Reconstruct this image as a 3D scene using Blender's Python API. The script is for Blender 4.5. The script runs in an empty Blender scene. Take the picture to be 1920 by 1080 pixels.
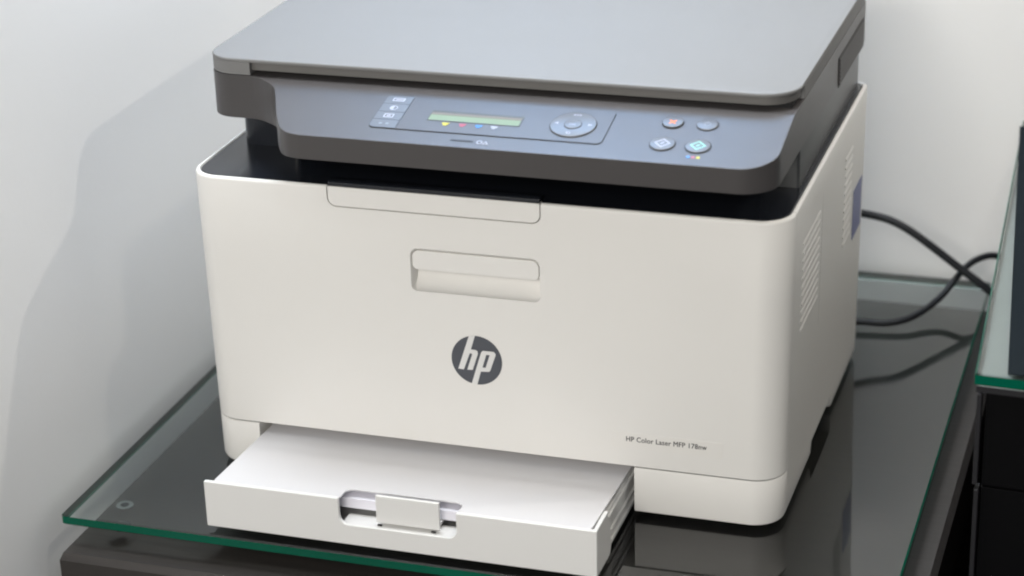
import bpy, bmesh, math
from mathutils import Vector, Matrix

sc = bpy.context.scene
C = sc.collection

# ------------------------------------------------------------------ camera
cd = bpy.data.cameras.new('camera')
cam = bpy.data.objects.new('camera', cd); C.objects.link(cam)
cam.location = (0.44435, -1.2624, 0.71818)
cam.rotation_euler = (1.17193, 0.02996, 0.3094)
cd.sensor_width = 36.0
cd.lens = 4170.93 * 36 / 1920
cd.clip_start = 0.05; cd.clip_end = 50
cd.dof.use_dof = True
cd.dof.focus_distance = 1.48
cd.dof.aperture_fstop = 5.6
sc.camera = cam
sc.cycles.pixel_filter_type = 'BLACKMAN_HARRIS'; sc.cycles.filter_width = 2.1

# ------------------------------------------------------------------ light
w = bpy.data.worlds.new('World'); sc.world = w; w.use_nodes = True
w.node_tree.nodes['Background'].inputs[0].default_value = (0.72, 0.84, 1.0, 1)
w.node_tree.nodes['Background'].inputs[1].default_value = 0.085
sc.view_settings.view_transform = 'Standard'
sc.view_settings.look = 'None'
sc.view_settings.exposure = 0.08
sc.view_settings.gamma = 1.0

def area(name, loc, target, sx, sy, power, col):
    l = bpy.data.lights.new(name, 'AREA'); l.shape = 'RECTANGLE'
    l.size = sx; l.size_y = sy; l.energy = power; l.color = col
    o = bpy.data.objects.new(name, l); C.objects.link(o); o.location = loc
    o.rotation_euler = (Vector(target) - Vector(loc)).to_track_quat('-Z', 'Y').to_euler()
    return o
# cool ceiling panel high above the corner, neutral room light from the front,
# two small lamps to the right that throw the shadows on the left wall
area('ceiling_panel', (-0.05, 0.16, 1.52), (-0.05, 0.15, 0), 0.5, 0.45, 18.0, (0.90, 0.95, 1.0))
area('blue_reflection_light', (-0.10, 0.462, 0.74), (-0.10, -0.35, 0.55), 0.37, 0.34, 3.5, (0.26, 0.54, 1.0))  # blue lamp added at the back wall to reflect in the control panel
area('room_light', (-0.06, -2.2, 1.05), (0.0, 0.0, 0.15), 0.35, 0.5, 15.0, (1.0, 0.965, 0.90))
area('room_light', (0.40, -2.1, 1.0), (0.0, 0.0, 0.15), 0.6, 0.8, 16.0, (1.0, 0.965, 0.91))
area('side_lamp', (1.15, 0.42, 1.18), (-0.25, 0.0, 0.15), 0.03, 0.03, 3.3, (1.0, 0.94, 0.84))
area('spot_lamp', (0.85, -0.05, 2.2), (-0.25, 0.05, 0.1), 0.06, 0.06, 5.5, (1.0, 0.91, 0.78))

# ------------------------------------------------------------------ materials
MATS = {}
def mat(name, col, rough=0.4, spec=0.5, metal=0.0, grain=0.0, gscale=2500, var=0.0, vscale=8, coat=0.0,
        trans=0.0, alpha=1.0, emit=None):
    m = bpy.data.materials.new(name); m.use_nodes = True
    nt = m.node_tree; b = nt.nodes['Principled BSDF']
    b.inputs['Base Color'].default_value = (*col, 1)
    b.inputs['Roughness'].default_value = rough
    b.inputs['Specular IOR Level'].default_value = spec
    b.inputs['Metallic'].default_value = metal
    b.inputs['Coat Weight'].default_value = coat
    b.inputs['Transmission Weight'].default_value = trans
    b.inputs['Alpha'].default_value = alpha
    if emit:
        b.inputs['Emission Color'].default_value = (*emit[0], 1); b.inputs['Emission Strength'].default_value = emit[1]
    tc = nt.nodes.new('ShaderNodeTexCoord')
    if grain:
        n = nt.nodes.new('ShaderNodeTexNoise'); n.inputs['Scale'].default_value = gscale; n.inputs['Detail'].default_value = 2
        bp = nt.nodes.new('ShaderNodeBump'); bp.inputs['Strength'].default_value = grain; bp.inputs['Distance'].default_value = 0.0002
        nt.links.new(tc.outputs['Object'], n.inputs['Vector']); nt.links.new(n.outputs['Fac'], bp.inputs['Height'])
        nt.links.new(bp.outputs['Normal'], b.inputs['Normal'])
    if var:
        n2 = nt.nodes.new('ShaderNodeTexNoise'); n2.inputs['Scale'].default_value = vscale; n2.inputs['Detail'].default_value = 5
        nt.links.new(tc.outputs['Object'], n2.inputs['Vector'])
        mx = nt.nodes.new('ShaderNodeMix'); mx.data_type = 'RGBA'
        mx.inputs[6].default_value = (*[c * (1 - var) for c in col], 1)
        mx.inputs[7].default_value = (*[min(1, c * (1 + var)) for c in col], 1)
        nt.links.new(n2.outputs['Fac'], mx.inputs[0]); nt.links.new(mx.outputs[2], b.inputs['Base Color'])
        mr = nt.nodes.new('ShaderNodeMapRange'); mr.inputs[3].default_value = rough * 0.85; mr.inputs[4].default_value = min(1, rough * 1.2)
        nt.links.new(n2.outputs['Fac'], mr.inputs[0]); nt.links.new(mr.outputs[0], b.inputs['Roughness'])
    MATS[name] = m
    return m

white = mat('white_plastic', (0.80, 0.785, 0.755), 0.42, 0.28, grain=0.05, var=0.012, vscale=14)
tray_white = mat('tray_white_plastic', (0.80, 0.795, 0.78), 0.3, 0.45, grain=0.04, var=0.01)
charcoal = mat('charcoal_plastic', (0.066, 0.061, 0.061), 0.34, 0.5, grain=0.25, gscale=3500, var=0.03)
lidgrey = mat('lid_grey_plastic', (0.195, 0.193, 0.190), 0.62, 0.5, grain=0.2, gscale=3500, var=0.02)
skirt_m = mat('skirt_grey_plastic', (0.14, 0.135, 0.128), 0.45, 0.5, grain=0.2, gscale=3500)
black = mat('gloss_black_plastic', (0.012, 0.014, 0.019), 0.22, 0.5, grain=0.02)
riser_m = mat('riser_grey_plastic', (0.075, 0.078, 0.08), 0.35, 0.5, grain=0.1)
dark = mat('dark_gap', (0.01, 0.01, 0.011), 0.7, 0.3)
keyline = mat('key_groove', (0.035, 0.036, 0.04), 0.6, 0.3)
button_m = mat('button_plastic', (0.10, 0.102, 0.11), 0.3, 0.5, grain=0.06)
print_white = mat('print_white', (0.36, 0.375, 0.44), 0.5)
print_grey = mat('print_grey', (0.20, 0.21, 0.23), 0.5)
print_orange = mat('print_orange', (0.75, 0.20, 0.06), 0.5)
print_green = mat('print_mint', (0.24, 0.54, 0.45), 0.5)
print_yellow = mat('print_yellow', (0.55, 0.49, 0.04), 0.5)
print_red = mat('print_magenta', (0.40, 0.09, 0.14), 0.5)
print_blue = mat('print_cyan', (0.06, 0.23, 0.58), 0.5)
lcd_m = mat('lcd_green', (0.215, 0.285, 0.215), 0.6, 0.1)
lcd_frame = mat('lcd_frame', (0.06, 0.062, 0.05), 0.4)
logo_m = mat('logo_grey', (0.085, 0.09, 0.105), 0.4)
logo_w = mat('logo_white', (0.76, 0.755, 0.74), 0.35)
ink = mat('text_ink', (0.03, 0.03, 0.035), 0.5)
sticker = mat('clear_label', (0.80, 0.782, 0.748), 0.36, 0.3)
purple = mat('side_label_blue', (0.10, 0.12, 0.30), 0.4)
paper_m = mat('paper_white', (0.82, 0.81, 0.88), 0.8, 0.2, grain=0.05, gscale=900)
edge_green = mat('glass_edge_green', (0.0, 0.090, 0.052), 0.15, 0.25, var=0.55, vscale=9)
bumper_m = mat('clear_rubber', (0.06, 0.062, 0.062), 0.12, 0.6)
cable_m = mat('cable_black', (0.009, 0.010, 0.012), 0.5, 0.3)
alu = mat('pale_board', (0.34, 0.335, 0.33), 0.45, 0.4, var=0.03)
blackwood = mat('black_cabinet_lacquer', (0.003, 0.003, 0.0035), 0.5, 0.08, var=0.2)
steel = mat('dark_steel_trim', (0.018, 0.0175, 0.02), 0.45, 0.4)

# painted wall: faint roller texture
def wall_material():
    m = mat('painted_wall', (0.74, 0.735, 0.725), 0.55, 0.35)
    nt = m.node_tree; b = nt.nodes['Principled BSDF']
    tc = nt.nodes.new('ShaderNodeTexCoord')
    n = nt.nodes.new('ShaderNodeTexNoise'); n.inputs['Scale'].default_value = 260; n.inputs['Detail'].default_value = 4
    n2 = nt.nodes.new('ShaderNodeTexNoise'); n2.inputs['Scale'].default_value = 5; n2.inputs['Detail'].default_value = 3
    bp = nt.nodes.new('ShaderNodeBump'); bp.inputs['Strength'].default_value = 0.10; bp.inputs['Distance'].default_value = 0.0008
    mx = nt.nodes.new('ShaderNodeMix'); mx.data_type = 'RGBA'
    mx.inputs[6].default_value = (0.83, 0.82, 0.80, 1); mx.inputs[7].default_value = (0.86, 0.85, 0.83, 1)
    nt.links.new(tc.outputs['Object'], n.inputs['Vector']); nt.links.new(tc.outputs['Object'], n2.inputs['Vector'])
    nt.links.new(n.outputs['Fac'], bp.inputs['Height']); nt.links.new(bp.outputs['Normal'], b.inputs['Normal'])
    nt.links.new(n2.outputs['Fac'], mx.inputs[0]); nt.links.new(mx.outputs[2], b.inputs['Base Color'])
    return m
wall_m = wall_material()

def wood_material():
    m = mat('dark_wood', (0.06, 0.055, 0.05), 0.42, 0.4)
    nt = m.node_tree; b = nt.nodes['Principled BSDF']
    tc = nt.nodes.new('ShaderNodeTexCoord'); mp = nt.nodes.new('ShaderNodeMapping')
    mp.inputs['Scale'].default_value = (3, 70, 70)
    n = nt.nodes.new('ShaderNodeTexNoise'); n.inputs['Scale'].default_value = 4; n.inputs['Detail'].default_value = 8
    cr = nt.nodes.new('ShaderNodeValToRGB')
    cr.color_ramp.elements[0].position = 0.3; cr.color_ramp.elements[0].color = (0.030, 0.027, 0.025, 1)
    cr.color_ramp.elements[1].position = 0.75; cr.color_ramp.elements[1].color = (0.042, 0.037, 0.034, 1)
    bp = nt.nodes.new('ShaderNodeBump'); bp.inputs['Strength'].default_value = 0.15; bp.inputs['Distance'].default_value = 0.0005
    nt.links.new(tc.outputs['Object'], mp.inputs[0]); nt.links.new(mp.outputs[0], n.inputs['Vector'])
    nt.links.new(n.outputs['Fac'], cr.inputs[0]); nt.links.new(cr.outputs[0], b.inputs['Base Color'])
    nt.links.new(n.outputs['Fac'], bp.inputs['Height']); nt.links.new(bp.outputs['Normal'], b.inputs['Normal'])
    return m
wood = wood_material()

def sheet_glass(name, tint, ior=1.5, rough=0.0, body=None, bodyfac=0.0, smear=0.0):
    m = bpy.data.materials.new(name); m.use_nodes = True; nt = m.node_tree
    nt.nodes.remove(nt.nodes['Principled BSDF']); out = nt.nodes['Material Output']
    tr = nt.nodes.new('ShaderNodeBsdfTransparent'); tr.inputs[0].default_value = (*tint, 1)
    gl = nt.nodes.new('ShaderNodeBsdfGlossy'); gl.inputs['Roughness'].default_value = rough
    fr = nt.nodes.new('ShaderNodeFresnel'); fr.inputs[0].default_value = ior
    if smear:                                            # faint smears and dust haze
        tc = nt.nodes.new('ShaderNodeTexCoord'); n = nt.nodes.new('ShaderNodeTexNoise')
        n.inputs['Scale'].default_value = 14; n.inputs['Detail'].default_value = 6; n.inputs['Distortion'].default_value = 1.5
        mr = nt.nodes.new('ShaderNodeMapRange'); mr.inputs[1].default_value = 0.4; mr.inputs[2].default_value = 0.75
        mr.inputs[3].default_value = rough; mr.inputs[4].default_value = rough + smear
        nt.links.new(tc.outputs['Object'], n.inputs['Vector']); nt.links.new(n.outputs['Fac'], mr.inputs[0]); nt.links.new(mr.outputs[0], gl.inputs['Roughness'])
    base = tr.outputs[0]
    if body:
        df = nt.nodes.new('ShaderNodeBsdfDiffuse'); df.inputs[0].default_value = (*body, 1)
        m1 = nt.nodes.new('ShaderNodeMixShader'); m1.inputs[0].default_value = bodyfac
        nt.links.new(tr.outputs[0], m1.inputs[1]); nt.links.new(df.outputs[0], m1.inputs[2]); base = m1.outputs[0]
    mx = nt.nodes.new('ShaderNodeMixShader')
    nt.links.new(fr.outputs[0], mx.inputs[0]); nt.links.new(base, mx.inputs[1]); nt.links.new(gl.outputs[0], mx.inputs[2])
    nt.links.new(mx.outputs[0], out.inputs['Surface'])
    return m
glass = sheet_glass('table_glass', (0.92, 0.97, 0.955), 1.9, smear=0.12)
glass_under = sheet_glass('table_glass_underside', (0.95, 0.985, 0.975), 1.0)
cover_m = sheet_glass('tray_cover_plastic', (0.80, 0.80, 0.82), 1.45, 0.06, (0.90, 0.89, 0.91), 0.80)
lens_m = sheet_glass('display_window', (0.9, 0.92, 0.9), 1.45, 0.03)

# ------------------------------------------------------------------ mesh helpers
def rr(x0, x1, y0, y1, r, n=10):
    """counter-clockwise rounded rectangle, r = radius or (front-left, front-right, back-right, back-left)"""
    rs = r if isinstance(r, (tuple, list)) else (r,) * 4
    pts = []
    for (cx, cy, a0, q) in ((x0, y0, 180, rs[0]), (x1, y0, 270, rs[1]), (x1, y1, 0, rs[2]), (x0, y1, 90, rs[3])):
        sx = 1 if cx == x0 else -1; sy = 1 if cy == y0 else -1
        if q <= 0: pts.append((cx, cy)); continue
        for k in range(n + 1):
            a = math.radians(a0 + 90 * k / n)
            pts.append((cx + sx * q + q * math.cos(a), cy + sy * q + q * math.sin(a)))
    return pts
def loft(rings):
    bm = bmesh.new(); R = [[bm.verts.new(p) for p in r] for r in rings]; n = len(rings[0])
    for a, b in zip(R, R[1:]):
        for i in range(n): bm.faces.new((a[i], a[(i + 1) % n], b[(i + 1) % n], b[i]))
    bm.faces.new(list(reversed(R[0]))); bm.faces.new(R[-1])
    bmesh.ops.recalc_face_normals(bm, faces=bm.faces)
    return bm
def prism(poly, z0, z1): return loft([[(x, y, z0) for x, y in poly], [(x, y, z1) for x, y in poly]])
def prism_y(poly, y0, y1): return loft([[(x, y0, z) for x, z in poly], [(x, y1, z) for x, z in poly]])
def prism_x(poly, x0, x1): return loft([[(x0, y, z) for y, z in poly], [(x1, y, z) for y, z in poly]])
def box(x0, x1, y0, y1, z0, z1): return prism([(x0, y0), (x1, y0), (x1, y1), (x0, y1)], z0, z1)
def disc(cx, cy, r, n=40): return [(cx + r * math.cos(2 * math.pi * k / n), cy + r * math.sin(2 * math.pi * k / n)) for k in range(n)]
def tube(pts, r, n=12):
    P = [Vector(p) for p in pts]; Q = []
    for i in range(len(P) - 1):                          # Catmull-Rom
        p0 = P[max(i - 1, 0)]; p1 = P[i]; p2 = P[i + 1]; p3 = P[min(i + 2, len(P) - 1)]
        for k in range(8):
            t = k / 8
            Q.append(0.5 * ((2 * p1) + (p2 - p0) * t + (2 * p0 - 5 * p1 + 4 * p2 - p3) * t * t + (3 * p1 - p0 - 3 * p2 + p3) * t ** 3))
    Q.append(P[-1]); rings = []
    for i, q in enumerate(Q):
        d = (Q[min(i + 1, len(Q) - 1)] - Q[max(i - 1, 0)]).normalized()
        u = d.cross(Vector((0.1, 0.2, 1))).normalized(); v = d.cross(u)
        rings.append([q + r * (math.cos(2 * math.pi * k / n) * u + math.sin(2 * math.pi * k / n) * v) for k in range(n)])
    return loft(rings)
def join(*bms):
    out = bmesh.new()
    for b in bms:
        me = bpy.data.meshes.new('t'); b.to_mesh(me); out.from_mesh(me); bpy.data.meshes.remove(me); b.free()
    return out
def root_loc(o):
    while o.parent: o = o.parent
    return o.location
def finish(me, angle=32):
    for p in me.polygons: p.use_smooth = True
    me.set_sharp_from_angle(angle=math.radians(angle))
def obj(name, bm, m, parent=None, bevel=0.0, seg=2, angle=32, xf=None):
    me = bpy.data.meshes.new(name)
    if xf is not None: bm.transform(xf)
    if parent: bm.transform(Matrix.Translation(-root_loc(parent)))
    bm.to_mesh(me); bm.free()
    finish(me, angle)
    o = bpy.data.objects.new(name, me); C.objects.link(o); me.materials.append(m)
    if parent: o.parent = parent
    if bevel:
        b = o.modifiers.new('bevel', 'BEVEL'); b.width = bevel; b.segments = seg; b.limit_method = 'ANGLE'
        b.angle_limit = math.radians(40); b.harden_normals = True
    return o
def boolean(o, bms, op='DIFFERENCE'):
    """apply boolean operations to the object's mesh (cutters are in world space)"""
    off = Matrix.Translation(-root_loc(o)) if o.parent else Matrix.Identity(4)
    bev = [m for m in o.modifiers]
    keep = [(m.width, m.segments) for m in bev]
    for m in bev: o.modifiers.remove(m)
    tmp = []
    for bm in bms:
        me = bpy.data.meshes.new('cut'); bm.to_mesh(me); bm.free()
        t = bpy.data.objects.new('cut', me); C.objects.link(t); t.matrix_world = Matrix.Translation((0, 0, 0)); tmp.append(t)
        md = o.modifiers.new('b', 'BOOLEAN'); md.operation = op; md.object = t; md.solver = 'EXACT'
    bpy.context.view_layer.update()
    dg = bpy.context.evaluated_depsgraph_get(); dg.update()
    nm = bpy.data.meshes.new_from_object(o.evaluated_get(dg))
    o.modifiers.clear(); old = o.data; nm.name = old.name; o.data = nm
    for t in tmp:
        me = t.data; bpy.data.objects.remove(t); bpy.data.meshes.remove(me)
    bm = bmesh.new(); bm.from_mesh(nm); bmesh.ops.remove_doubles(bm, verts=bm.verts, dist=1e-6)
    bmesh.ops.dissolve_degenerate(bm, edges=bm.edges, dist=1e-6); bm.to_mesh(nm); bm.free()
    finish(nm)
    for wd, sg in keep:
        b = o.modifiers.new('bevel', 'BEVEL'); b.width = wd; b.segments = sg; b.limit_method = 'ANGLE'
        b.angle_limit = math.radians(40); b.harden_normals = True
def empty(name, loc, label, cat):
    o = bpy.data.objects.new(name, None); C.objects.link(o); o.location = loc; o.empty_display_size = 0.05
    o['label'] = label; o['category'] = cat
    bpy.context.view_layer.update()
    return o
def struct(o): o['kind'] = 'structure'; return o
def text_bm(body, width):
    cu = bpy.data.curves.new('t', 'FONT'); cu.body = body; cu.resolution_u = 4; cu.extrude = 0.0; cu.space_character = 1.05
    t = bpy.data.objects.new('t', cu); C.objects.link(t); bpy.context.view_layer.update()
    dg = bpy.context.evaluated_depsgraph_get(); me = bpy.data.meshes.new_from_object(t.evaluated_get(dg))
    bm = bmesh.new(); bm.from_mesh(me); bpy.data.objects.remove(t); bpy.data.curves.remove(cu); bpy.data.meshes.remove(me)
    xs = [v.co.x for v in bm.verts]; s = width / (max(xs) - min(xs)); x0 = min(xs)
    for v in bm.verts: v.co.x = (v.co.x - x0) * s; v.co.y *= s
    return bm

# ------------------------------------------------------------------ the setting
XW, YW = -0.287, 0.474
struct(obj('wall_left', box(XW - 0.1, XW, -1.6, YW + 0.1, -0.9, 2.3), wall_m))
struct(obj('wall_back', box(XW + 0.0005, 1.3, YW, YW + 0.1, -0.9, 2.3), wall_m))
struct(obj('floor', box(XW + 0.001, 1.3, -1.6, YW - 0.001, -0.95, -0.86), mat('floor_dark', (0.08, 0.078, 0.075), 0.4, var=0.1)))

# ------------------------------------------------------------------ glass topped table
table = empty('side_table', (0.015, 0.17, -0.86), 'dark wood side table with a clear green-edged glass top under the printer', 'table')
GL = (-0.2737, 0.2857, -0.0945, 0.4602)
def glass_slab(poly, z0, z1, parent, name='glass_top'):
    cx = sum(p[0] for p in poly) / len(poly); cy = sum(p[1] for p in poly) / len(poly); c = 0.0009
    ins = [(x - math.copysign(c, x - cx), y - math.copysign(c, y - cy)) for x, y in poly]
    o = obj(name, loft([[(x, y, z0) for x, y in ins], [(x, y, z0 + c) for x, y in poly], [(x, y, z1 - c) for x, y in poly], [(x, y, z1) for x, y in ins]]), glass, parent, bevel=0.0)
    o.data.materials.append(edge_green); o.data.materials.append(glass_under)
    for f in o.data.polygons:
        if abs(f.normal.z) < 0.9 and not (f.normal.z > 0.5 and f.normal.y < -0.3): f.material_index = 1
        elif f.normal.z < 0: f.material_index = 2
    return o
glass_slab(rr(GL[0], GL[1], GL[2], GL[3], 0.003, 4), -0.0075, -0.0002, table)
def chamfered_box(x0, x1, y0, y1, z0, z1, c):
    rs = []
    for z, i in ((z0, 0), (z1 - c, 0), (z1, c)):
        rs.append([(x0 + i * .3, y0 + i, z), (x1 - i, y0 + i, z), (x1 - i, y1, z), (x0 + i * .3, y1, z)])
    return loft(rs)
obj('wooden_top', chamfered_box(-0.2672, 0.303, -0.1125, 0.447, -0.075, -0.0205, 0.004), wood, table)
obj('cabinet_body', box(-0.262, 0.297, -0.105, 0.44, -0.86, -0.0755), wood, table, bevel=0.001)
for bx_, by_ in ((-0.10, 0.06), (0.07, 0.06), (-0.2365, 0.425), (0.05, 0.43)):
    b = loft([[(x, y, -0.0203) for x, y in disc(bx_, by_, 0.0030, 28)], [(x, y, -0.0165) for x, y in disc(bx_, by_, 0.0042, 28)],
              [(x, y, -0.0085) for x, y in disc(bx_, by_, 0.0070, 28)], [(x, y, -0.0078) for x, y in disc(bx_, by_, 0.006, 28)]])
    o = obj('bumper', b, bumper_m, table)
    obj('screw_head', prism(disc(bx_, by_, 0.0028, 20), -0.0079, -0.00765), dark, o)

obj('clear_pad', loft([[(x, y, -0.0108) for x, y in disc(-0.2335, -0.0845, 0.0045, 24)], [(x, y, -0.0094) for x, y in disc(-0.2335, -0.0845, 0.0062, 24)], [(x, y, -0.0077) for x, y in disc(-0.2335, -0.0845, 0.0070, 24)]]), mat('clear_pad_rubber', (0.045, 0.046, 0.046), 0.15, 0.5), table)
cap = obj('cover_cap', prism(disc(-0.2555, -0.0383, 0.0060, 32), -0.0204, -0.0196), mat('cap_grey', (0.17, 0.175, 0.17), 0.4), table)
obj('cap_centre', prism(disc(-0.2555, -0.0383, 0.0030, 24), -0.0196, -0.0193), dark, cap)

# ------------------------------------------------------------------ printer
PR = empty('printer', (0.0, 0.15, 0.0), 'white laser printer with grey scanner lid on the glass table', 'printer')
ZR, ZS, D = 0.2177, 0.0380, 0.297
def hw(z): return 0.2030 + 0.0016 * (2 * (z - 0.004) / (ZR - 0.004) - 1)
def body_ring(z, inset=0.0, dz=0.0):
    h = hw(z) - inset
    return [(x, y, z + dz) for x, y in rr(-h, h, inset, D - inset, (0.021 - inset * .8, 0.021 - inset * .8, 0.008, 0.008), 14)]
# feet
for fx in (-0.16, 0.165):
    for fy in (0.03, 0.26):
        obj('rubber_foot', loft([[(x, y, 0.0) for x, y in disc(fx, fy, .009, 20)], [(x, y, 0.0065) for x, y in disc(fx, fy, .011, 20)]]), dark, PR)
# base
for side in (-1, 1):
    b = loft([body_ring(0.0035, 0.0025), body_ring(0.0045, 0.0008), body_ring(0.0065, 0.0), body_ring(0.02), body_ring(ZS - 0.0024), body_ring(ZS - 0.0012, 0.0006)])
    base = obj('base_corner', b, white, PR)
    boolean(base, [box(-0.3, 0.3, 0.0227, 0.4, -0.1, 0.3), box(-0.1652, 0.3, -0.1, 0.3, -0.1, 0.3) if side < 0 else box(-0.3, 0.1040, -0.1, 0.3, -0.1, 0.3)])
    g = obj('seam_shadow_strip', loft([body_ring(ZS - 0.0013, 0.0014), body_ring(ZS + 0.0003, 0.0014)]), dark, PR)  # dark strip added inside the seam gap to deepen its shadow line
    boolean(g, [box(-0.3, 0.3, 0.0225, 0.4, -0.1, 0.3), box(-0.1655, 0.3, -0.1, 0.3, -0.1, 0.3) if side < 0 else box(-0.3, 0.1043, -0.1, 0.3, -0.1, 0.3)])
# body shell
b = loft([body_ring(0.0035, 0.0025), body_ring(0.0045, 0.0008), body_ring(0.0065, 0.0), body_ring(0.02), body_ring(ZS), body_ring(0.1), body_ring(0.16), body_ring(ZR - 0.0022),
          body_ring(ZR - 0.0010, 0.0004), body_ring(ZR - 0.0003, 0.0010), body_ring(ZR, 0.0018), body_ring(ZR - 0.0001, 0.0027), body_ring(ZR - 0.0018, 0.0032)])
shell = obj('body_shell', b, white, PR)
H2 = (-0.0467, 0.0424, 0.1490, 0.1797)
pocket = loft([[(x, -0.0015, z) for x, z in rr(H2[0] - .0005, H2[1] + .0005, H2[2], H2[3] + .0010, (.004, .004, .0062, .0062), 8)],
               [(x, 0.0018, z) for x, z in rr(H2[0] + .0007, H2[1] - .0007, H2[2], H2[3] - .0018, (.004, .004, .005, .005), 8)],
               [(x, 0.0150, z) for x, z in rr(H2[0] + .0007, H2[1] - .0007, H2[2], H2[3] - .0018, (.004, .004, .005, .005), 8)]])
H1 = (-0.1030, 0.0440, 0.2034)
boolean(shell, [pocket,
                box(-0.3, 0.3, -0.1, 0.0233, -0.1, ZS), box(-0.1652, 0.1040, -0.05, 0.262, -0.05, ZS + 0.0001),
                prism_x([(0.104, -0.01), (0.110, 0.015), (0.186, 0.015), (0.194, -0.01)], 0.16, 0.3),
                prism_y(rr(H1[0], H1[1], H1[2], 0.24, (.0065, .0065, 0, 0), 8), -0.02, 0.010),
                box(0.17, 0.3, 0.0228, 0.0234, 0.0, 0.3),
                prism_x([(0.118, 0.196), (0.1185, 0.196), (0.1185, 0.03), (0.118, 0.03)], 0.2028, 0.3)])
# pull recess: curved scoop and flap
arc = [(0.0125 * math.cos(t), 0.1645 - 0.0153 * math.sin(t)) for t in [math.radians(90 * k / 14) for k in range(15)]]
obj('pull_scoop', prism_x([(0.0149, 0.1645)] + arc + [(0.0149, 0.1492)], H2[0] + 0.0009, H2[1] - 0.0009), white, PR)
obj('pull_flap', prism_y(rr(H2[0] + .0011, H2[1] - .0011, 0.1640, 0.1774, (.0035, .0035, .0048, .0048), 8), 0.0008, 0.0042), white, PR, bevel=0.0005)
# output tray flap in the top edge
fl = obj('output_flap', prism_y(rr(H1[0] + .0007, H1[1] - .0007, H1[2] + .0007, ZR - 0.0002, (.0058, .0058, 0, 0), 8), 0.0001, 0.006), white, PR, bevel=0.0003)
obj('flap_lip', prism_x([(0.0004, ZR - .0001), (0.009, ZR - .0001), (0.009, 0.2203), (0.0072, 0.2209), (0.0022, 0.2209), (0.0008, 0.2202)], H1[0] + .0008, H1[1] - .0008), black, fl, bevel=0.0006)
obj('gap_filler', box(H1[0] + .0003, H1[1] - .0003, 0.0063, 0.0098, H1[2] + .001, 0.2165), dark, fl)
# black top deck with the output bin
def deck_ring(z, i): return [(x, y, z) for x, y in rr(-hw(ZR) + i, hw(ZR) - i, i, D - i, (0.0185, 0.0185, 0.006, 0.006), 14)]
deck = obj('top_deck', loft([deck_ring(0.2157, 0.0034), deck_ring(0.2166, 0.0034), deck_ring(0.2173, 0.0041)]), black, PR)
boolean(deck, [box(H1[0] + .0001, H1[1] - .0001, -0.01, 0.0098, 0.2, 0.25)])
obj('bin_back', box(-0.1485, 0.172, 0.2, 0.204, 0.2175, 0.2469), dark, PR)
# risers that carry the scanner
obj('scanner_riser', prism(rr(-0.1925, -0.150, 0.066, 0.29, (0.010, 0.003, 0.004, 0.004), 6), 0.2174, 0.2469), black, PR)
obj('scanner_riser', prism(rr(0.172, 0.1975, 0.066, 0.293, (0.003, 0.002, 0.004, 0.004), 6), 0.2174, 0.2469), riser_m, PR)
# scanner body with the control pod
def arcpts(cx, cy, r, a0, a1, n=10): return [(cx + r * math.cos(math.radians(a0 + (a1 - a0) * k / n)), cy + r * math.sin(math.radians(a0 + (a1 - a0) * k / n))) for k in range(n + 1)]
SX0, SX1, SB, ST = -0.2018, 0.1998, 0.2470, 0.2772
def spline2(P, n=4):
    out = []
    for i in range(len(P) - 1):
        p0, p1, p2, p3 = (Vector(P[max(i - 1, 0)]), Vector(P[i]), Vector(P[i + 1]), Vector(P[min(i + 2, len(P) - 1)]))
        for k in range(n):
            t = k / n; q = 0.5 * ((2 * p1) + (p2 - p0) * t + (2 * p0 - 5 * p1 + 4 * p2 - p3) * t * t + (3 * p1 - p0 - 3 * p2 + p3) * t ** 3)
            out.append((q.x, q.y))
    return out + [P[-1]]
outline = (arcpts(SX0 + .018, .0367 + .018, .018, 180, 270) + spline2([(-0.1675, 0.0366), (-0.1610, 0.0345), (-0.1547, 0.0306), (-0.1493, 0.0268), (-0.1446, 0.0215), (-0.1387, 0.0090), (-0.1316, -0.0070), (-0.1240, -0.0212), (-0.1200, -0.0260), (-0.1145, -0.0296), (-0.1058, -0.0314)])
           + arcpts(SX1 - .023, -.0085, .023, 270, 360, 16) + [(SX1, 0.300), (SX0, 0.300)])
scan = obj('scanner_body', prism(outline, SB, ST), charcoal, PR, bevel=0.0007)
T12 = math.tan(math.radians(12)); Z0P = 0.2699
def pz(y): return Z0P + T12 * y
prof = [(-0.08, pz(-0.08)), (0.034, pz(0.034)), (0.039, pz(0.039) + 0.0004), (0.0405, 0.2800), (0.0405, 0.31), (-0.08, 0.31)]
boolean(scan, [prism_x(prof, -0.1672, 0.3)])
obj('side_vent_panel', box(SX1 + 0.0001, SX1 + 0.0006, 0.19, 0.292, 0.246, 0.267), mat('vent_dark', (0.052, 0.047, 0.047), 0.5), PR)
for k in range(7):
    obj('vent_rib', box(SX1 + 0.0006, SX1 + 0.0012, 0.192, 0.290, 0.2475 + k * 0.0028, 0.2487 + k * 0.0028), charcoal, PR)
obj('scanner_joint', box(SX0 + 0.003, SX1 - 0.004, 0.0470, 0.298, ST + 0.0001, 0.2803), dark, PR)

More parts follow.
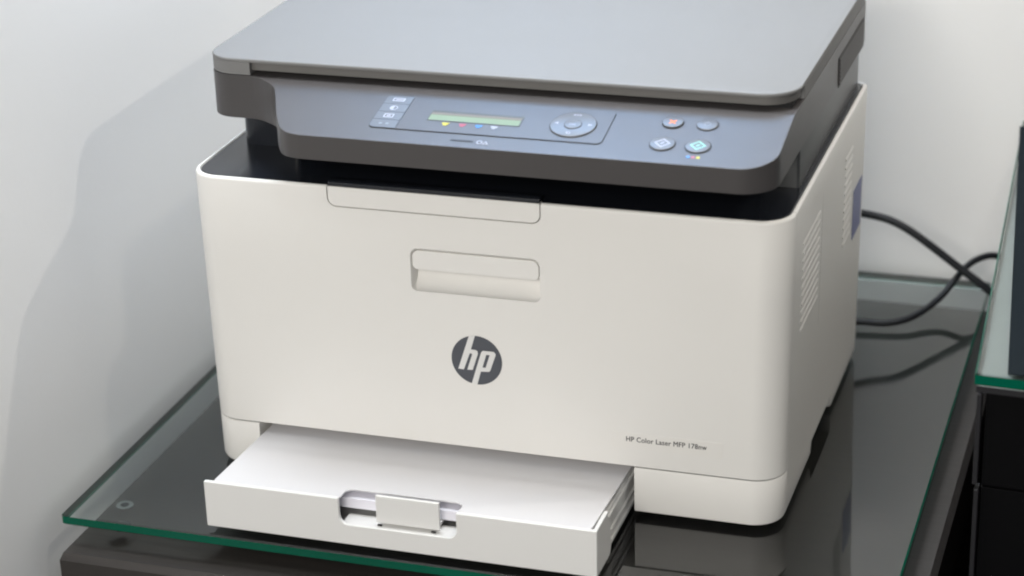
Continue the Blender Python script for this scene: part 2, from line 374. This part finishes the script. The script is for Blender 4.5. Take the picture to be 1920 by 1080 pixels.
# lid
LX0, LX1, LY, LT = -0.2024, 0.1998, 0.0363, 0.2890
lid = obj('lid', loft([[(x, y, z) for x, y in rr(LX0 + i, LX1 - i, LY + i, 0.302 - i, (.021 - i, .024 - i, .01, .01), 14)]
                       for z, i in ((0.2863, 0.0004), (0.2870, 0.0), (0.2879, 0.0), (0.2886, 0.0004), (0.2890, 0.0012))]), lidgrey, PR)
sk = obj('lid_skirt', prism(rr(LX0 + .0012, LX1 - .0022, LY + .0040, 0.301, (.018, .021, .01, .01), 12), 0.2800, 0.2863), skirt_m, lid, bevel=0.0005)
skb = obj('lid_skirt', prism(rr(LX0, -0.1683, LY, 0.09, (.021, 0, 0, 0.004), 14), 0.2776, 0.2863), lidgrey, lid, bevel=0.0004)
obj('lid_skirt', prism(rr(0.19, LX1, 0.0655, 0.301, (.0, .001, .004, .0), 4), 0.2776, 0.2863), lidgrey, lid, bevel=0.0004)
obj('lid_skirt', prism(rr(LX0, -0.18, 0.0905, 0.301, 0.002, 4), 0.2776, 0.2863), lidgrey, lid)

# ---- control panel (laid out on the 12 degree slope)
SL = Matrix.Translation((0, 0, Z0P)) @ Matrix.Rotation(math.radians(12), 4, 'X') @ Matrix.Translation((0.01083, -0.03149, 0)) @ Matrix.Diagonal((0.9756, 0.9756, 1, 1))
c12 = math.cos(math.radians(12))
def S(y): return y / c12
def flat(name, poly, h0, h1, m, parent, bevel=0.0): return obj(name, prism(poly, h0, h1), m, parent, bevel=bevel, xf=SL)
E0 = 0.00005
PX0, PX1, PY0, PY1 = -0.0775, 0.0805, S(0.0148), S(0.0552)
panel = flat('control_panel', rr(PX0, PX1, PY0, PY1, (.0042, .0042, .0042, .0042), 8), E0, 0.00035, keyline, PR)
flat('panel_film', rr(-0.0582, PX1 - .0004, PY0 + .0004, PY1 - .0002, (0, .0038, .0038, 0), 8), 0.00035, 0.00055, charcoal, panel)
kys = [S(v) for v in (0.0152, 0.0251, 0.0349, 0.0449, 0.0548)]
for k in range(4):
    r = (.0038, 0, 0, 0) if k == 0 else ((0, 0, 0, .0038) if k == 3 else 0)
    flat('key', rr(PX0 + .0004, -0.0586, kys[k] + .00018, kys[k + 1] - .00018, r, 8), 0.00035, 0.00065, button_m, panel)
H = 0.00068
ky = [S(v) for v in (0.0201, 0.0299, 0.0397, 0.0502)]
def ring_poly_bm(outer, inner, z0, z1):
    bm = bmesh.new(); n = len(outer)
    vs = [[bm.verts.new((x, y, z)) for x, y in poly] for poly, z in ((outer, z0), (outer, z1), (inner, z1), (inner, z0))]
    for a, b2 in ((0, 1), (1, 2), (2, 3), (3, 0)):
        for i in range(n): bm.faces.new((vs[a][i], vs[a][(i + 1) % n], vs[b2][(i + 1) % n], vs[b2][i]))
    bmesh.ops.recalc_face_normals(bm, faces=bm.faces); return bm
def flat_ring(name, o_, i_, h0, h1, m, parent): return obj(name, ring_poly_bm(o_, i_, h0, h1), m, parent, xf=SL)
kx = -0.0679
# icons on the four keys
obj('icon', join(ring_poly_bm(rr(kx - .0042, kx + .0042, ky[3] - .0021, ky[3] + .0021, .0006, 3), rr(kx - .0034, kx + .0034, ky[3] - .0013, ky[3] + .0013, .0004, 3), H, H + .00008),
                 prism(rr(kx - .0022, kx + .0034, ky[3] - .0005, ky[3] + .0005, .0002, 2), H, H + .00008)), print_white, panel, xf=SL)
half = [(kx + .0022 * math.cos(math.radians(a)), ky[2] + .0026 * math.sin(math.radians(a))) for a in range(90, 271, 12)]
obj('icon', join(ring_poly_bm(disc(kx, ky[2], .0028, 28), disc(kx, ky[2], .0022, 28), H, H + .00008), prism(half, H, H + .00008)), print_white, panel, xf=SL)
obj('icon', join(ring_poly_bm(rr(kx - .0034, kx + .0034, ky[1] - .0024, ky[1] + .0024, .0005, 3), rr(kx - .0026, kx + .0026, ky[1] - .0016, ky[1] + .0016, .0003, 3), H, H + .00008),
                 ring_poly_bm(disc(kx, ky[1], .0013, 20), disc(kx, ky[1], .0006, 20), H, H + .00008)), print_white, panel, xf=SL)
obj('icon', join(prism(rr(kx - .0034, kx - .0012, ky[0] - .0011, ky[0] + .0011, .0003, 3), H, H + .00008),
                 prism(rr(kx + .0012, kx + .0034, ky[0] - .0011, ky[0] + .0011, .0003, 3), H, H + .00008)), print_grey, panel, xf=SL)
# display: sunken green screen in a dark frame
dx0, dx1, dy0, dy1 = -0.0412, 0.0224, S(0.0280), S(0.0405)
flat_ring('display_frame', rr(dx0, dx1, dy0, dy1, .0006, 3), rr(dx0 + .0009, dx1 - .0009, dy0 + .0006, dy1 - .0006, .0004, 3), 0.0005, 0.0008, lcd_frame, panel)
flat('display', rr(dx0 + .0008, dx1 - .0008, dy0 + .0005, dy1 - .0005, .0004, 3), 0.0004, 0.00058, lcd_m, panel)
flat('display_mask', rr(dx0 + .0009, dx1 - .0009, dy1 - .0052, dy1 - .0006, .0002, 2), 0.00058, 0.00066, mat('lcd_grey', (0.19, 0.18, 0.17), 0.6, 0.1), panel)
flat('display_mask', rr(dx0 + .0009, dx1 - .0009, dy1 - .0022, dy1 - .0006, .0002, 2), 0.00066, 0.00074, lcd_frame, panel)
# toner marks
def toner(x, m):
    y = S(0.0246)
    return join(prism(rr(x - .0021, x + .0021, y - .0006, y + .0008, .0004, 3), H, H + .00007),
                prism([(x - .0029, y + .0010), (x + .0029, y + .0010), (x + .0022, y + .0017), (x - .0022, y + .0017)], H, H + .00007),
                prism(rr(x - .0013, x + .0013, y - .0019, y - .0009, .0004, 3), H, H + .00007))
for x, m in ((-0.0269, print_yellow), (-0.0153, print_red), (-0.0042, print_blue), (0.0063, print_white)): obj('toner_mark', toner(x, m), m, panel, xf=SL)
# status lamp slot and its symbols
sy_ = S(0.0072)
flat('status_slot', rr(-0.0177, -0.0022, sy_ - .0008, sy_ + .0008, .0008, 6), E0, 0.0002, keyline, panel)
obj('status_icon', join(ring_poly_bm(disc(0.0021, sy_ - .0004, .0020, 20), disc(0.0021, sy_ - .0004, .0013, 20), E0, .0002),
                        ring_poly_bm([(0.0062, sy_ + .0014), (0.0040, sy_ - .0023), (0.0084, sy_ - .0023)], [(0.0062, sy_ + .0004), (0.0050, sy_ - .0017), (0.0074, sy_ - .0017)], E0, .0002)), print_white, panel, xf=SL)
# navigation dial
dcx, dcy = 0.0567, S(0.0345)
flat('dial_groove', disc(dcx, dcy, .0156, 56), 0.0005, 0.00062, keyline, panel)
def dome(cx, cy, r, h0, h1, bev, n=56):
    return loft([[(x, y, h0) for x, y in disc(cx, cy, r, n)], [(x, y, h1 - bev) for x, y in disc(cx, cy, r, n)],
                 [(x, y, h1 - bev * .3) for x, y in disc(cx, cy, r - bev * .6, n)], [(x, y, h1) for x, y in disc(cx, cy, r - bev * 2.0, n)]])
obj('navigation_dial', dome(dcx, dcy, .0152, .0005, .0016, .0006), button_m, panel, xf=SL)
flat('ok_groove', disc(dcx, dcy - .0006, .0060, 40), 0.0016, 0.00166, keyline, panel)
obj('ok_button', dome(dcx, dcy - .0006, .0056, .0016, .0021, .0004, 40), button_m, panel, xf=SL)
tb = text_bm('OK', 0.0046); tb.transform(Matrix.Translation((dcx - .0023, dcy - .0022, 0.00215)))
obj('ok_text', tb, print_white, panel, xf=SL)
N = 0.00162
for sgn in (-1, 1):
    flat('arrow_mark', [(dcx + sgn * .0128, dcy), (dcx + sgn * .0100, dcy + .0013 * 1), (dcx + sgn * .0100, dcy - .0013)][::(1 if sgn < 0 else 1)], N, N + .00006, print_white, panel)
obj('menu_mark', join(*[prism(rr(dcx + d - .0007, dcx + d + .0007, dcy + .0106, dcy + .0120, .0003, 3), N, N + .00006) for d in (-.0019, 0, .0019)]), print_white, panel, xf=SL)
obj('back_mark', join(ring_poly_bm(disc(dcx - .0002, dcy - .0113, .0014, 16), disc(dcx - .0002, dcy - .0113, .0009, 16), N, N + .00006),
                      prism([(dcx - .0024, dcy - .0106), (dcx - .0010, dcy - .0114), (dcx - .0010, dcy - .0098)], N, N + .00006)), print_white, panel, xf=SL)
# four round buttons
for bx_, by_, r, h in ((0.1193, 0.0468, .0068, .0013), (0.1417, 0.0472, .0068, .0009), (0.1188, 0.0210, .0080, .0010), (0.1416, 0.0211, .0080, .0010)):
    flat('button_groove', disc(bx_, S(by_), r + .0006, 44), E0, 0.0002, keyline, panel)
    obj('button', dome(bx_, S(by_), r, E0, h, .0004, 44), button_m, panel, xf=SL)
def bar(cx, cy, L, wd, ang, z):
    c, s = math.cos(math.radians(ang)), math.sin(math.radians(ang))
    return prism([(cx + x * c - y * s, cy + x * s + y * c) for x, y in ((-L, -wd), (L, -wd), (L, wd), (-L, wd))], z, z + .00006)
obj('cancel_mark', join(bar(0.1193, S(.0462), .0030, .0006, 45, .00132), bar(0.1193, S(.0462), .0030, .0006, -45, .00139)), print_orange, panel, xf=SL)
obj('power_mark', join(ring_poly_bm(disc(0.1417, S(.0472), .0022, 24), disc(0.1417, S(.0472), .0016, 24), .00092, .00098), bar(0.1417, S(.0490), .0014, .0003, 90, .00099)), print_grey, panel, xf=SL)
def diamond(cx, cy, a): return [(cx - a, cy), (cx, cy - a), (cx + a, cy), (cx, cy + a)]
for bx_, by_, m in ((0.1188, 0.0210, print_white), (0.1416, 0.0211, print_green)):
    flat_ring('start_mark', diamond(bx_, S(by_), .0053), diamond(bx_, S(by_), .0039), .00102, .00108, m, panel)
    obj('start_mark', join(bar(bx_ - .0004, S(by_), .0015, .0003, 62, .00102), bar(bx_ + .0005, S(by_), .0015, .0003, 62, .00102)), m, panel, xf=SL)
for x, m in ((0.1382, print_blue), (0.1413, print_red), (0.1445, print_yellow)): flat('colour_dot', disc(x, S(.0085), .00125, 20), E0, .00015, m, panel)

# ---- badge and name on the front
LCX, LCZ, LR = -0.0030, 0.1031, 0.0176
badge = obj('logo_badge', prism_y(disc(LCX, LCZ, LR, 64), -0.00035, 0.0002), logo_m, PR)
hp_h = [(-0.0078, 0.1203), (-0.0036, 0.1208), (-0.0067, 0.1107), (-0.0035, 0.1106), (-0.0022, 0.1099), (-0.0019, 0.1080), (-0.0060, 0.0959),
        (-0.0098, 0.0957), (-0.0060, 0.1071), (-0.0063, 0.1078), (-0.0076, 0.1079), (-0.0122, 0.0956), (-0.0161, 0.0958)]
o = obj('logo_letter', prism_y(hp_h, -0.00055, -0.0004), logo_w, badge)
hp_p = [(0.0018, 0.1106), (0.0092, 0.1106), (0.0104, 0.1092), (0.0103, 0.1080), (0.0063, 0.0966), (0.0054, 0.0957), (-0.0003, 0.0953),
        (-0.0031, 0.0855), (-0.0070, 0.0860), (0.0001, 0.1085), (0.0008, 0.1100)]
o = obj('logo_letter', prism_y(hp_p, -0.00055, -0.0004), logo_w, badge)
boolean(o, [prism_y([(0.0039, 0.1080), (0.0063, 0.1080), (0.0031, 0.0984), (0.0009, 0.0984)], -0.01, 0.01)])
lab = obj('name_label', prism_y(rr(0.0885, 0.1635, 0.0510, 0.0622, .0008, 4), -0.00018, 0.0001), sticker, PR)
tb = text_bm('HP Color Laser MFP 178nw', 0.0540)
for v in tb.verts: v.co = Vector((v.co.x, 0, v.co.y * 1.12))
tb.transform(Matrix.Translation((0.0988, -0.00024, 0.0562)))
t2 = tb.copy(); t2.transform(Matrix.Translation((0.00016, -0.00003, 0))); t3 = tb.copy(); t3.transform(Matrix.Translation((0.00008, -0.00006, 0.00012)))
obj('name_text', join(tb, t2, t3), ink, lab)
# ---- right side: louvres, label
def slat(y0, y1, z):
    x = hw(z)
    return loft([[(x - .0003, y, z - .0019), (x + .0006, y, z - .0012), (x + .0006, y, z - .0004), (x - .0003, y, z + .0012)] for y in (y0, y1)])
for k in range(11): obj('vent_slat', slat(0.0485, 0.1085, 0.1260 + k * 0.00605), white, PR)
for k in range(11): obj('vent_slat', slat(0.205, 0.235, 0.1240 + k * 0.0065), white, PR)
def tilt_plate(y0, y1, z0, z1, t): return loft([[(hw(z) + .0001, y0, z), (hw(z) + .0001, y1, z), (hw(z) + t, y1, z), (hw(z) + t, y0, z)] for z in (z0, z1)])
obj('side_label', tilt_plate(0.247, 0.283, 0.112, 0.150, .0004), purple, PR)

# ---- paper tray pulled out of the base
TY = -0.0880
tray = obj('paper_tray', join(prism_y(rr(-0.1668, 0.1030, 0.0030, 0.0362, .0008, 3), TY, TY + 0.003),
                              prism_x([(TY + .003, .003), (-.058, .003), (-.0545, .0075), (-.0545, .0245), (-.060, .030), (-.060, .0362), (TY + .003, .0362)], 0.1002, 0.1030),
                              prism_x([(TY + .003, .003), (-.058, .003), (-.0545, .0075), (-.0545, .0245), (-.060, .030), (-.060, .0362), (TY + .003, .0362)], -0.1668, -0.1640),
                              box(-0.1640, 0.1002, TY + .003, 0.05, 0.0030, 0.0060)), tray_white, PR, bevel=0.0006)
NX0, NX1, NZ = -0.0712, 0.0096, 0.0176
boolean(tray, [prism_y(rr(NX0, NX1, NZ, 0.06, (.006, .006, 0, 0), 8), TY - .02, TY + .0031)])
for x0 in (0.0955, -0.1625):
    obj('tray_rail', join(box(x0, x0 + .003, TY + .0032, 0.20, 0.0062, 0.0282), box(x0 - .0006, x0 + .0042, -0.0543, 0.20, 0.0215, 0.0248), box(x0 - .0006, x0 + .0042, -0.0543, 0.20, 0.0105, 0.0128)), tray_white, tray, bevel=0.0004)
obj('notch_floor', prism(rr(NX0 + .001, NX1 - .001, TY + .0032, TY + .016, .001, 3), 0.0150, 0.0172), tray_white, tray)
obj('latch_tab', join(box(-0.0470, -0.0033, TY + .0045, TY + .0070, 0.0195, 0.0392), box(-0.0455, -0.0048, TY + .0070, TY + .018, 0.0195, 0.0215)), tray_white, tray, bevel=0.0005)
for x0 in (-0.0445, -0.0075): obj('latch_slot', box(x0 - .0015, x0 + .0015, TY + .0036, TY + .0044, 0.0177, 0.0188), dark, tray)
cov = obj('tray_cover', loft([[(x, y, z - 0.055 * (y - TY)) for x, y in rr(-0.1615, 0.0985, TY + .0033, 0.09, .003, 4)] for z in (0.0343, 0.0356)]), cover_m, tray, bevel=0.0004)
boolean(cov, [prism(rr(NX0, NX1, TY - .05, TY + .0175, (0, 0, .006, .006), 8), 0.02, 0.05)])

# ------------------------------------------------------------------ paper in the tray
ps = obj('paper_stack', box(-0.1575, 0.0935, TY + .0150, 0.16, 0.0218, 0.0290), paper_m, bevel=0.0003)
ps['label'] = 'stack of white paper lying inside the pulled-out printer tray'; ps['category'] = 'paper'

# ------------------------------------------------------------------ cables behind the printer
cb = obj('power_cable', tube([(0.10, 0.330, 0.090), (0.165, 0.385, 0.079), (0.1945, 0.40, 0.0735), (0.2226, 0.40, 0.0645), (0.266, 0.40, 0.0345), (0.2877, 0.40, 0.0190), (0.300, 0.402, 0.006), (0.3072, 0.405, -0.02), (0.3074, 0.405, -0.3)], 0.0032), cable_m)
cb['label'] = 'thick black cable leaving the back of the printer and dropping over the table edge'; cb['category'] = 'cable'
cb = obj('data_cable', tube([(0.12, 0.325, 0.010), (0.170, 0.336, 0.0062), (0.1987, 0.342, 0.0058), (0.2164, 0.344, 0.0056), (0.2319, 0.352, 0.0074), (0.2441, 0.368, 0.0102), (0.2541, 0.385, 0.0156), (0.2623, 0.40, 0.0241), (0.2697, 0.412, 0.0315), (0.2777, 0.425, 0.0340), (0.288, 0.435, 0.0338), (0.298, 0.44, 0.028), (0.3065, 0.443, 0.008), (0.3074, 0.445, -0.05), (0.3074, 0.445, -0.3)], 0.0027), cable_m)
cb['label'] = 'thin dark cable curving up from the table behind the printer'; cb['category'] = 'cable'

# ------------------------------------------------------------------ black cabinet at the right
K = empty('black_cabinet', (0.5, 0.28, -0.86), 'black cabinet with a green-edged glass top at the right edge of the photo', 'cabinet')
ZG = 0.140
def quad(i, r=0.0):
    a = Vector((0.3233, -0.0206)); e = Vector((-0.0426, 1)).normalized(); f = Vector((1, -0.05)).normalized()
    p = [a + f * i + e * i, a + f * (0.42 - i) + e * i, a + f * (0.42 - i) + e * (0.486 - i), a + f * i + e * (0.486 - i)]
    return [(q.x, q.y) for q in p]
glass_slab(quad(0), ZG - 0.008, ZG, K)
obj('pale_board', prism(quad(0.0012), ZG - 0.0125, ZG - 0.0084), alu, K, bevel=0.0004)
obj('edge_band', prism([quad(0.0012)[0], quad(0.0012)[1], (quad(0.0012)[1][0], quad(0.0012)[1][1] - .0009), (quad(0.0012)[0][0], quad(0.0012)[0][1] - .0009)][::-1], ZG - 0.0124, ZG - 0.0085), steel, K)
q = quad(0.0012)
e = Vector((-0.088, 1)).normalized(); a = Vector((0.3425, -0.0165)); c = a + e * 0.465
mt = obj('desk_mat', prism([(a.x, a.y - .002), (0.725, a.y - .0205), (0.71, 0.435), (c.x, c.y)], ZG + 0.0002, ZG + 0.0012), mat('slate_mat', (0.009, 0.0125, 0.015), 0.9, 0.05, grain=0.3, gscale=1200, var=0.1), bevel=0.0004)
mt['label'] = 'dark slate mat lying on the glass top of the black cabinet'; mt['category'] = 'mat'
obj('drawer', prism([(x, y + .002) for x, y in quad(0.007)], 0.0605, ZG - 0.0127), blackwood, K, bevel=0.0003)
obj('drawer', prism([(x, y + .002) for x, y in quad(0.007)], -0.30, 0.0590), blackwood, K, bevel=0.0003)
obj('cabinet_body', prism([(x, y + .004) for x, y in quad(0.012)], -0.86, -0.3005), blackwood, K)
a = quad(0.0)[0]
obj('corner_trim', box(a[0] + .0015, a[0] + .0045, a[1] + .004, a[1] + .012, 0.0625, ZG - 0.016), steel, K, bevel=0.0004)
obj('corner_trim', box(a[0] + .0030, a[0] + .0058, a[1] + .002, a[1] + .012, -0.30, 0.0600), steel, K, bevel=0.0004)
